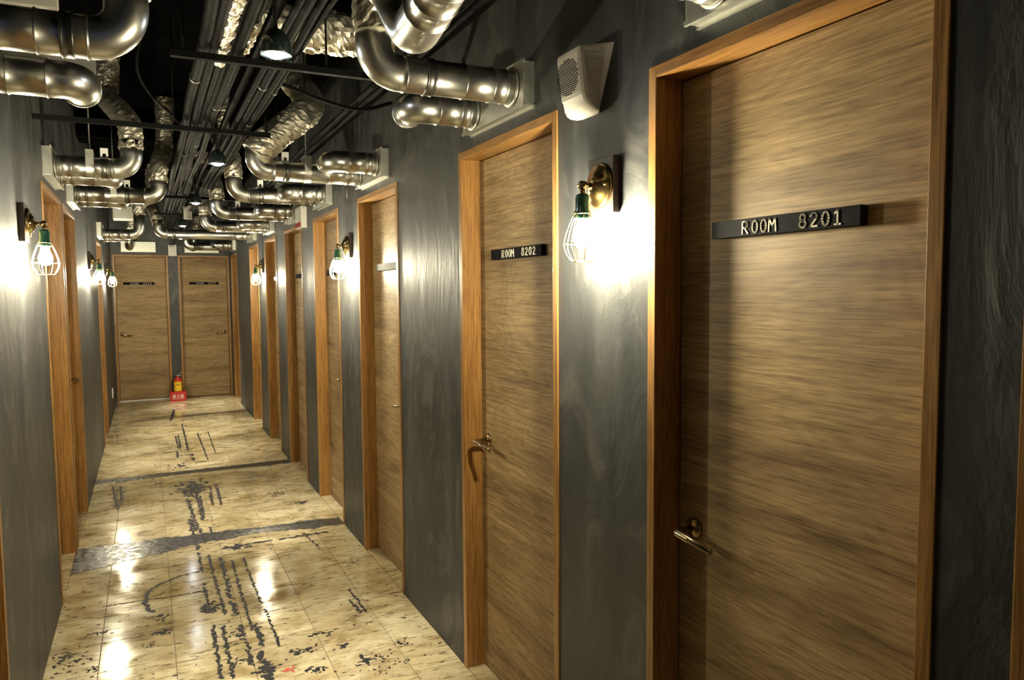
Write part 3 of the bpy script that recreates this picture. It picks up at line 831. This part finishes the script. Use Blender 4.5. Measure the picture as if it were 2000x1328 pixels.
for i, (y, z, xa, xb, rods, lab) in enumerate(((1.55, 2.36, 0.12, 0.62, (0.15, 0.6), 'nearest black support channel under the conduits, above the picture'), (2.78, 2.352, 0.10, XR, (0.14, 0.62), 'black support channel carrying the conduits out to the right wall'),
                                 (4.02, 2.352, XL, 0.60, (0.15, 0.58), 'black support channel carrying the conduits out to the left wall'), (6.9, 2.352, XL, XR, (0.1, 0.66), 'black support channel across the corridor beyond the middle ducts'), (8.4, 2.352, 0.1, XR, (0.14, 0.62), 'farthest black support channel across the ceiling'))):
    org = (0.35, y, z)
    root = empty('support_channel', org); tag(root, lab, 'support', 'black support channels')
    c = MB(); c.box(xa, xb, y - 0.012, y + 0.012, z - 0.012, z - 0.008); c.box(xa, xb, y - 0.014, y - 0.010, z - 0.012, z + 0.010); c.box(xa, xb, y + 0.010, y + 0.014, z - 0.012, z + 0.010)
    c.build('channel_rail', 'conduit', root, org)
    for xx in rods:
        MB().sweep([(xx, y, z), (xx, y, ZC)], 0.004, 8).build('threaded_rod', 'conduit', root, org)

# loose cable looping down
def cable(name, pts, r, mat, label, cat='cable'):
    m = MB().sweep(catmull(pts, 8), r, 8)
    return tag(m.build(name, mat, None, pts[0]), label, cat)
cable('drooping_cable', [(0.02, 3.5, 2.62), (0.0, 3.7, 2.52), (0.06, 3.95, 2.47), (0.14, 4.2, 2.46), (0.22, 4.6, 2.47)], 0.006, 'conduit', 'thin black cable drooping left of the conduit bundle')
cable('drooping_cable', [(0.53, 3.2, 2.40), (0.75, 3.3, 2.37), (0.92, 3.4, 2.38), (1.1, 3.55, 2.46)], 0.008, 'conduit', 'black cable crossing from the conduits to the right wall')

# hanging grey bracket near the far pendants
o = (0.38, 8.35, 2.5)
r_ = empty('hanging_bracket', o); tag(r_, 'grey metal bracket plate hanging under the conduits near the far end', 'bracket')
MB().box(0.37, 0.45, 8.34, 8.352, 2.30, 2.44, 0.001).build('bracket_plate', 'box', r_, o)
MB().box(0.37, 0.45, 8.30, 8.352, 2.296, 2.301).build('bracket_lip', 'box', r_, o)
MB().sweep([(0.41, 8.346, 2.43), (0.41, 8.346, ZC)], 0.005, 8).build('bracket_rod', 'conduit', r_, o)

# ------------------------------------------------------------------ panels top left
o = (-0.28, 2.74, 2.17)
tag(MB().box(XL, -0.118, 2.74, 2.752, 2.165, 2.31, 0.001).build('sheet_bracket', 'board', None, o), 'flat grey board behind the upper left ducts', 'board')
o = (-0.3, 2.78, 2.37)
r_ = empty('access_panel', o); tag(r_, 'cream white panel at the upper left corner above the thick duct', 'panel')
MB().box(XL, -0.205, 2.60, 2.66, 2.388, 2.62, 0.003).build('panel_face', 'white', r_, o)
MB().box(-0.225, -0.205, 2.62, 2.66, 2.380, 2.388).build('panel_lip', 'white', r_, o)

# ------------------------------------------------------------------ wall speaker
def speaker():
    org = (XR, 1.735, 2.03)
    root = empty('wall_speaker', org); tag(root, 'white wedge shaped wall speaker with oval grille above the near lamp', 'speaker')
    m = MB()
    # horizontal sections: (z, wall near y, wall far y, front x, front near y, front far y)
    FXT, FXB = 1.052, 1.060
    pt, pb = onX(1132, 107, FXT), onX(1141, 186, FXB)        # near front edge, top and bottom
    qt, qb = onX(1085, 112, FXT), onX(1094, 190, FXB)        # far front edge
    wt, wb = onX(1197, 84, XR), onX(1176, 212, XR)           # near wall edge
    zt, zb_ = 2.185, 2.070
    def sec(z, sh):
        t = (z - zb_) / (zt - zb_)
        fx = FXB + (FXT - FXB) * t
        return (z, wb.y + (wt.y - wb.y) * t, 1.93 - 1.9 * sh, fx + sh * 0.7, pb.y + (pt.y - pb.y) * t + 0.15 * sh, qb.y + (qt.y - qb.y) * t - (1.4 * sh if t < 0 else 0))
    secs = [sec(2.030, 0.052), sec(2.034, 0.036), sec(2.044, 0.017), sec(2.056, 0.006), sec(zb_, 0.0), sec(zt, 0.0), sec(2.194, 0.003), sec(2.199, 0.012)]
    def front(y, z): return FXB + (FXT - FXB) * (z - zb_) / (zt - zb_)
    def neary(z, x):
        q = sec(z, 0.0); u = (XR - x) / (XR - q[3])
        return q[1] + (q[4] - q[1]) * u
    vs = []
    for z, wn, wf, fx, fn, ff in secs:
        c = 0.010
        vs += [(XR, wn, z), (fx + c * 1.2, fn + 0.001, z), (fx + c * 0.35, fn + c * 0.35, z), (fx, fn + c * 1.2, z), (fx, ff - c, z), (fx + c, ff, z), (XR, wf, z)]
    n = 7; fs = []
    for i in range(len(secs) - 1):
        for j in range(n):
            j2 = (j + 1) % n
            fs.append((i * n + j, i * n + j2, (i + 1) * n + j2, (i + 1) * n + j))
    fs.append(tuple(range(n))); fs.append(tuple(range((len(secs) - 1) * n, len(secs) * n)))
    m.add(vs, fs)
    body = m.build('speaker_case', 'white', root, org)
    rb = MB()
    z = 2.078
    while z < 2.182:
        q = sec(z, 0.0); fx = front(0, z)
        rb.box(fx - 0.0014, fx + 0.004, q[4] + 0.012, q[5] - 0.012, z, z + 0.0022)
        xa, xb = 1.112, fx + 0.016
        ya, yb = neary(z, xa), neary(z, xb)
        rb.add([(xa, ya - 0.0012, z), (xb, yb - 0.0012, z), (xb, yb - 0.0012, z + 0.0022), (xa, ya - 0.0012, z + 0.0022),
                (xa, ya + 0.003, z), (xb, yb + 0.003, z), (xb, yb + 0.003, z + 0.0022), (xa, ya + 0.003, z + 0.0022)],
               [(0, 1, 2, 3), (0, 4, 5, 1), (3, 2, 6, 7), (0, 3, 7, 4), (1, 5, 6, 2)])
        z += 0.0048
    rb.build('grille_ribs', 'white', body, org)
    h = MB(); cy, cz = (pt.y + pb.y + qt.y + qb.y) / 4 + 0.005, 2.128
    zz = cz - 0.046; row = 0
    while zz < cz + 0.047:
        half = 0.056 * math.sqrt(max(0, 1 - ((zz - cz) / 0.048) ** 2))
        yy = cy - 0.06 + (0.006 if row % 2 else 0)
        while yy < cy + 0.06:
            if abs(yy - cy) < half:
                fx = front(0, zz)
                h.box(fx - 0.0022, fx + 0.002, yy, yy + 0.0075, zz, zz + 0.0032)
            yy += 0.012
        zz += 0.0056; row += 1
    h.build('grille_hole_shade', 'hole_shade', body, org)  # solid black blocks paint the shade of the perforations
speaker()

# ------------------------------------------------------------------ emergency box, small wall fittings
o = (XR, 5.97, 2.04)
r_ = empty('emergency_sign_box', o); tag(r_, 'slim white emergency sign box with red lower corner over the fifth right door', 'sign box')
MB().box(XR - 0.045, XR, 5.86, 6.10, 2.042, 2.205, 0.004).build('box_case', 'white', r_, o)
MB().box(XR - 0.049, XR - 0.044, 5.875, 6.09, 2.048, 2.085, 0.001).build('red_band', 'red', r_, o)
MB().lathe([(0.0, 5.8585), (0.004, 5.859), (0.004, 5.861)], (XR - 0.022, 0, 2.192), 'y', 10).build('screw', 'clamp', r_, o)
p = onX(678, 378, XR)
tag(MB().lathe([(0.0, XR - 0.004), (0.016, XR - 0.004), (0.018, XR)], (0, p.y, p.z), 'x', 16).build('wall_patch', 'board', None, (XR, p.y, p.z)), 'small pale oval patch high on the right wall above the middle lamp', 'wall patch')
bpy.data.objects['wall_patch'].scale = (1, 1, 1.7)
p = onX(219, 768, XL)
r_ = empty('wall_socket', (XL, p.y, p.z)); tag(r_, 'small white socket low on the left wall near the end', 'socket')
MB().box(XL, XL + 0.012, p.y - 0.035, p.y + 0.035, p.z - 0.06, p.z + 0.06, 0.003).build('socket_plate', 'white', r_, (XL, p.y, p.z))
MB().box(XL + 0.012, XL + 0.0135, p.y - 0.018, p.y + 0.018, p.z - 0.02, p.z + 0.02).build('socket_face', 'tag', r_, (XL, p.y, p.z))
# junction box on the end wall
o = (0.355, YEND, 2.1)
r_ = empty('junction_box', o); tag(r_, 'cream junction box with loose wires between the two end doors', 'junction box')
MB().box(0.302, 0.412, YEND - 0.06, YEND, 2.075, 2.235, 0.003).build('box_case', 'white', r_, o)
for k in range(3):
    MB().sweep(catmull([(0.33 + 0.02 * k, YEND - 0.062, 2.2), (0.32 + 0.025 * k, YEND - 0.075, 2.225), (0.35 + 0.02 * k, YEND - 0.06, 2.27), (0.36, YEND - 0.03, 2.5)], 6), 0.003, 6).build('wire', 'rubber', r_, o)
o = (-0.2, 9.38, 2.36)
r_ = empty('hanging_air_box', o); tag(r_, 'grey metal air box hanging above the farthest left door ducts', 'air box')
MB().box(-0.30, -0.10, 9.25, 9.5, 2.36, 2.50, 0.004).build('air_box_case', 'box', r_, o)
for xx in (-0.28, -0.12): MB().sweep([(xx, 9.38, 2.49), (xx, 9.38, ZC)], 0.004, 8).build('hanger_rod', 'conduit', r_, o)

# ------------------------------------------------------------------ fire extinguisher in its red stand
EX, EY = 0.352, 11.62
o = (EX, EY, 0)
r_ = empty('extinguisher_stand', o); tag(r_, 'red stand box with white characters holding the fire extinguisher', 'stand')
m = MB()
m.box(EX - 0.105, EX + 0.105, EY - 0.075, EY - 0.068, 0.0, 0.135); m.box(EX - 0.105, EX + 0.105, EY + 0.068, EY + 0.075, 0.0, 0.135)
m.box(EX - 0.105, EX - 0.098, EY - 0.068, EY + 0.068, 0.0, 0.135); m.box(EX + 0.098, EX + 0.105, EY - 0.068, EY + 0.068, 0.0, 0.135)
m.box(EX - 0.098, EX + 0.098, EY - 0.068, EY + 0.068, 0.0, 0.008)
case = m.build('stand_box', 'red', r_, o)
# white characters as strokes (unit square 0..1)
HANZI = [
    [[(0.08, 0.9), (0.18, 0.8)], [(0.04, 0.62), (0.14, 0.54)], [(0.05, 0.08), (0.2, 0.38)], [(0.28, 0.82), (0.92, 0.82)], [(0.32, 0.82), (0.3, 0.4), (0.2, 0.05)], [(0.66, 0.98), (0.7, 0.5), (0.95, 0.05)], [(0.9, 0.6), (0.55, 0.08)], [(0.38, 0.64), (0.6, 0.64)], [(0.48, 0.55), (0.46, 0.3), (0.34, 0.1)], [(0.48, 0.3), (0.6, 0.12)], [(0.38, 0.45), (0.4, 0.32)], [(0.6, 0.46), (0.55, 0.34)], [(0.8, 0.97), (0.88, 0.9)]],
    [[(0.5, 0.97), (0.48, 0.5), (0.1, 0.04)], [(0.5, 0.5), (0.92, 0.04)], [(0.2, 0.72), (0.3, 0.5)], [(0.8, 0.74), (0.66, 0.52)]],
    [[(0.12, 0.95), (0.12, 0.68), (0.42, 0.68), (0.42, 0.95), (0.12, 0.95)], [(0.58, 0.95), (0.58, 0.68), (0.88, 0.68), (0.88, 0.95), (0.58, 0.95)], [(0.05, 0.52), (0.95, 0.52)], [(0.5, 0.64), (0.42, 0.46), (0.05, 0.34)], [(0.55, 0.5), (0.95, 0.34)], [(0.14, 0.3), (0.14, 0.04), (0.42, 0.04), (0.42, 0.3), (0.14, 0.3)], [(0.58, 0.3), (0.58, 0.04), (0.86, 0.04), (0.86, 0.3), (0.58, 0.3)]],
]
t = MB(); yt = EY - 0.0752; sw = 0.0045
def ribbon(mb, a, b, sw, f):
    d = (b - a).normalized(); n = Vector((-d.z, 0, d.x)) * sw / 2
    vs = [a - n - d * sw * .3, b - n + d * sw * .3, b + n + d * sw * .3, a + n - d * sw * .3]
    mb.add(vs + [v + f for v in vs], [(4, 5, 6, 7), (0, 1, 5, 4), (1, 2, 6, 5), (2, 3, 7, 6), (3, 0, 4, 7)])
for ci, ch in enumerate(HANZI):
    for st in ch:
        P = [Vector((EX - 0.072 + ci * 0.051 + 0.044 * a, yt, 0.045 + 0.052 * b)) for a, b in st]
        for a, b in zip(P, P[1:]): ribbon(t, a, b, sw, Vector((0, -0.001, 0)))
t.build('white_characters', 'wtext', case, o, fix=False)
t = MB(); ribbon(t, Vector((EX - 0.075, yt, 0.034)), Vector((EX + 0.08, yt, 0.034)), 0.004, Vector((0, -0.001, 0)))
t.build('white_underline', 'wtext', case, o, fix=False)
o = (EX + 0.005, EY, 0.009)
r_ = empty('fire_extinguisher', o); tag(r_, 'red fire extinguisher with yellow label between the two end doors', 'fire extinguisher')
cx = EX + 0.005
MB().lathe([(0.052, 0.009), (0.056, 0.014), (0.056, 0.28), (0.053, 0.302), (0.042, 0.322), (0.024, 0.335), (0.018, 0.34), (0.018, 0.35)], (cx, EY, 0), 'z', 28).build('cylinder', 'red', r_, o)
lb = MB()
n = 14; vs = []; fs = []
for i in range(n + 1):
    a = math.radians(-90 - 62 + 124 * i / n)
    for z in (0.14, 0.275): vs.append((cx + 0.0568 * math.cos(a), EY + 0.0568 * math.sin(a), z))
for i in range(n): fs.append((2 * i, 2 * i + 2, 2 * i + 3, 2 * i + 1))
lb.add(vs, fs, True); lab_ = lb.build('yellow_label', 'yellow', r_, o, fix=False)
bl = MB()
for (x0, x1) in ((-0.016, -0.006), (0.002, 0.012), (0.028, 0.046)):
    a0 = math.radians(-90 + math.degrees(math.asin(x0 / 0.057))); a1 = math.radians(-90 + math.degrees(math.asin(x1 / 0.057)))
    bl.add([(cx + 0.0575 * math.cos(a), EY + 0.0575 * math.sin(a), z) for z in (0.222, 0.245) for a in (a0, a1)], [(0, 1, 3, 2)])
bl.build('label_marks', 'darkwood', lab_, o, fix=False)
h = MB(); h.box(cx - 0.014, cx + 0.014, EY - 0.012, EY + 0.012, 0.348, 0.372, 0.002)
h.build('valve', 'steel', r_, o)
MB().sweep([(cx - 0.01, EY, 0.372), (cx + 0.02, EY - 0.01, 0.385), (cx + 0.055, EY - 0.025, 0.41)], [0.006, 0.006, 0.005], 8).build('squeeze_lever', 'steel', r_, o)
MB().sweep([(cx - 0.005, EY, 0.36), (cx + 0.05, EY - 0.02, 0.362)], 0.005, 8).build('carry_handle', 'steel', r_, o)
MB().sweep(catmull([(cx - 0.012, EY - 0.005, 0.36), (cx - 0.05, EY - 0.015, 0.345), (cx - 0.078, EY - 0.02, 0.27), (cx - 0.075, EY - 0.015, 0.18), (cx - 0.066, EY - 0.01, 0.12)], 6), 0.008, 10).build('hose', 'rubber', r_, o)

# ------------------------------------------------------------------ black glue residue on the floor
glue = MB()
rg = random.Random(3)
def blob(x, y, rx, ry, ang, k=8):
    if not (XL + 0.01 < x < XR - 0.01): return
    vs = [(x, y, 0.0026)]
    for i in range(k):
        a = 2 * PI * i / k
        f = rg.uniform(0.6, 1.25)
        u, v = rx * f * math.cos(a), ry * f * math.sin(a)
        px = min(max(x + u * math.cos(ang) - v * math.sin(ang), XL + 0.004), XR - 0.004)
        vs.append((px, y + u * math.sin(ang) + v * math.cos(ang), 0.0012))
    glue.add(vs, [(0, 1 + i, 1 + (i + 1) % k) for i in range(k)])
def track(pts, w, dens=1.0, wide=0.0, zoom=None):
    P = [onZ(*q) for q in pts]
    for a, b in zip(P, P[1:]):
        d = b - a; L = d.length; ang = math.atan2(d.y, d.x)
        s = 0.0
        while s < L:
            p = a + d * (s / L)
            nx, ny = -math.sin(ang), math.cos(ang)
            if rg.random() < 0.82:
                off = rg.gauss(0, wide if wide else w * 0.25)
                blob(p.x + nx * off, p.y + ny * off, w * rg.uniform(0.5, 1.5), w * rg.uniform(0.35, 0.8), ang + rg.gauss(0, 0.3))
            s += w * rg.uniform(0.9, 2.1) / dens
def cluster(px, py, rx, ry, n, size):
    # rx along the floor width, ry along its length, metres
    c = onZ(px, py)
    for _ in range(n):
        blob(c.x + rg.gauss(0, rx * 1.25), c.y + rg.gauss(0, ry * 1.25), size * rg.uniform(0.3, 1.4), size * rg.uniform(0.3, 1.0), rg.uniform(0, PI))
Z4 = lambda *q: [(a / 2, 950 + b / 2) for a, b in q]
Z3 = lambda *q: [(150 + a / 3.32, 650 + b / 3.32) for a, b in q]
for q, w in ((((775, 260), (790, 335)), .010), (((815, 270), (840, 370), (880, 500)), .010), (((860, 275), (900, 430), (925, 500)), .014), (((905, 290), (985, 560)), .009), (((950, 280), (1020, 455)), .008),
             (((795, 380), (820, 490)), .009), (((830, 540), (862, 750)), .011), (((870, 550), (912, 745)), .011), (((940, 545), (985, 700)), .011), (((1000, 540), (1030, 625)), .014), (((1035, 480), (1092, 625)), .009),
             (((1020, 650), (1060, 750)), .017), (((775, 332), (700, 350), (612, 388)), .011), (((612, 388), (572, 420), (565, 455), (590, 495)), .014), (((400, 470), (560, 445), (680, 430), (790, 408)), .006),
             (((1360, 400), (1430, 490)), .009), (((1365, 445), (1412, 492)), .009), (((730, 50), (762, 130)), .011), (((765, 20), (790, 130)), .012), (((820, 0), (832, 75)), .008), (((850, 0), (866, 72)), .008),
             (((740, 130), (772, 245)), .016), (((785, 165), (800, 230)), .010), (((820, 160), (842, 215)), .010), (((860, 190), (1060, 160), (1260, 135)), .008), (((880, 240), (1100, 205), (1300, 175)), .018),
             (((1180, 180), (1250, 240)), .008), (((1400, 660), (1440, 690)), .016), (((440, 0), (460, 90)), .010), (((470, 0), (478, 60)), .009), (((1040, 720), (1060, 756)), .02)):
    track(Z4(*q), w * 1.3, 1.6)
for q, w in ((((640, 670), (660, 752)), .010), (((657, 665), (674, 752)), .010), (((682, 590), (722, 762)), .010), (((782, 650), (850, 822)), .009), (((850, 830), (770, 845)), .012), (((580, 775), (650, 770), (655, 810)), .010),
             (((672, 797), (742, 787), (752, 832)), .016), (((612, 600), (720, 602)), .012), (((900, 985), (937, 1115)), .009), (((860, 1040), (882, 1112)), .010), (((415, 560), (560, 545), (640, 540)), .014), (((640, 540), (880, 520), (1080, 508)), .008),
             (((730, 1090), (770, 1290)), .013), (((800, 1060), (825, 1200)), .011), (((760, 1180), (800, 1300)), .011), (((860, 740), (1000, 745)), .006), (((300, 605), (560, 600)), .006), (((960, 680), (1080, 655)), .007),
             (((630, 500), (610, 570)), .016), (((850, 640), (900, 780)), .006), (((980, 1290), (1590, 1220)), .008)):
    track(Z3(*q), w * 1.35, 1.6)
for a, b, rx, ry, n, s in ((815, 475, .02, .03, 30, .016), (635, 570, .014, .012, 14, .016), (625, 510, .014, .02, 12, .012), (580, 620, .015, .012, 8, .010), (1270, 575, .02, .012, 14, .014), (1345, 625, .012, .01, 9, .013),
                           (1150, 650, .012, .015, 10, .014), (1205, 635, .01, .012, 8, .013), (1230, 720, .02, .015, 16, .014), (1575, 610, .012, .01, 7, .012), (1460, 670, .03, .012, 14, .012), (1520, 690, .035, .03, 22, .009),
                           (265, 670, .03, .045, 40, .012), (360, 715, .012, .012, 8, .010), (750, 15, .03, .07, 60, .022), (1080, 28, .03, .03, 24, .010), (1185, 62, .012, .012, 8, .014), (1040, 715, .02, .02, 18, .020),
                           (930, 575, .015, .02, 14, .014), (945, 680, .012, .012, 10, .012), (385, 575, .02, .01, 8, .014), (1380, 295, .03, .01, 8, .010), (930, 235, .04, .02, 25, .020)):
    q = Z4((a, b))[0]; cluster(q[0], q[1], rx, ry, int(n * 1.6), s * 0.72)
for a, b, rx, ry, n, s in ((620, 500, .03, .15, 20, .016), (660, 865, .03, .05, 16, .02), (745, 1000, .05, .10, 90, .024), (1070, 690, .05, .05, 24, .012), (1290, 1045, .05, .05, 28, .011), (1465, 1100, .015, .012, 9, .017),
                           (270, 1060, .02, .16, 60, .013), (1170, 935, .03, .03, 14, .013), (510, 980, .015, .012, 7, .012), (740, 560, .06, .1, 22, .014)):
    q = Z3((a, b))[0]; cluster(q[0], q[1], rx, ry, int(n * 1.6), s * 0.8)
for _ in range(900):
    blob(rg.uniform(XL, XR), rg.uniform(2.4, 11.7), rg.uniform(.003, .014), rg.uniform(.002, .006), rg.gauss(0, 0.35), 6)
tag(glue.build('glue_residue', 'glue', None, (0.3, 5, 0), fix=False), 'black glue specks and tracks left on the tiled floor', 'glue residue', kind='stuff')
rp = MB(); glue_old = glue; glue = rp
q = Z4((1115, 720))[0]; cluster(q[0], q[1], .015, .01, 8, .012)
tag(rp.build('red_paint_fleck', 'redpaint', None, (0.3, 3, 0), fix=False), 'small red paint fleck among the black glue at the picture bottom', 'paint fleck', kind='stuff')
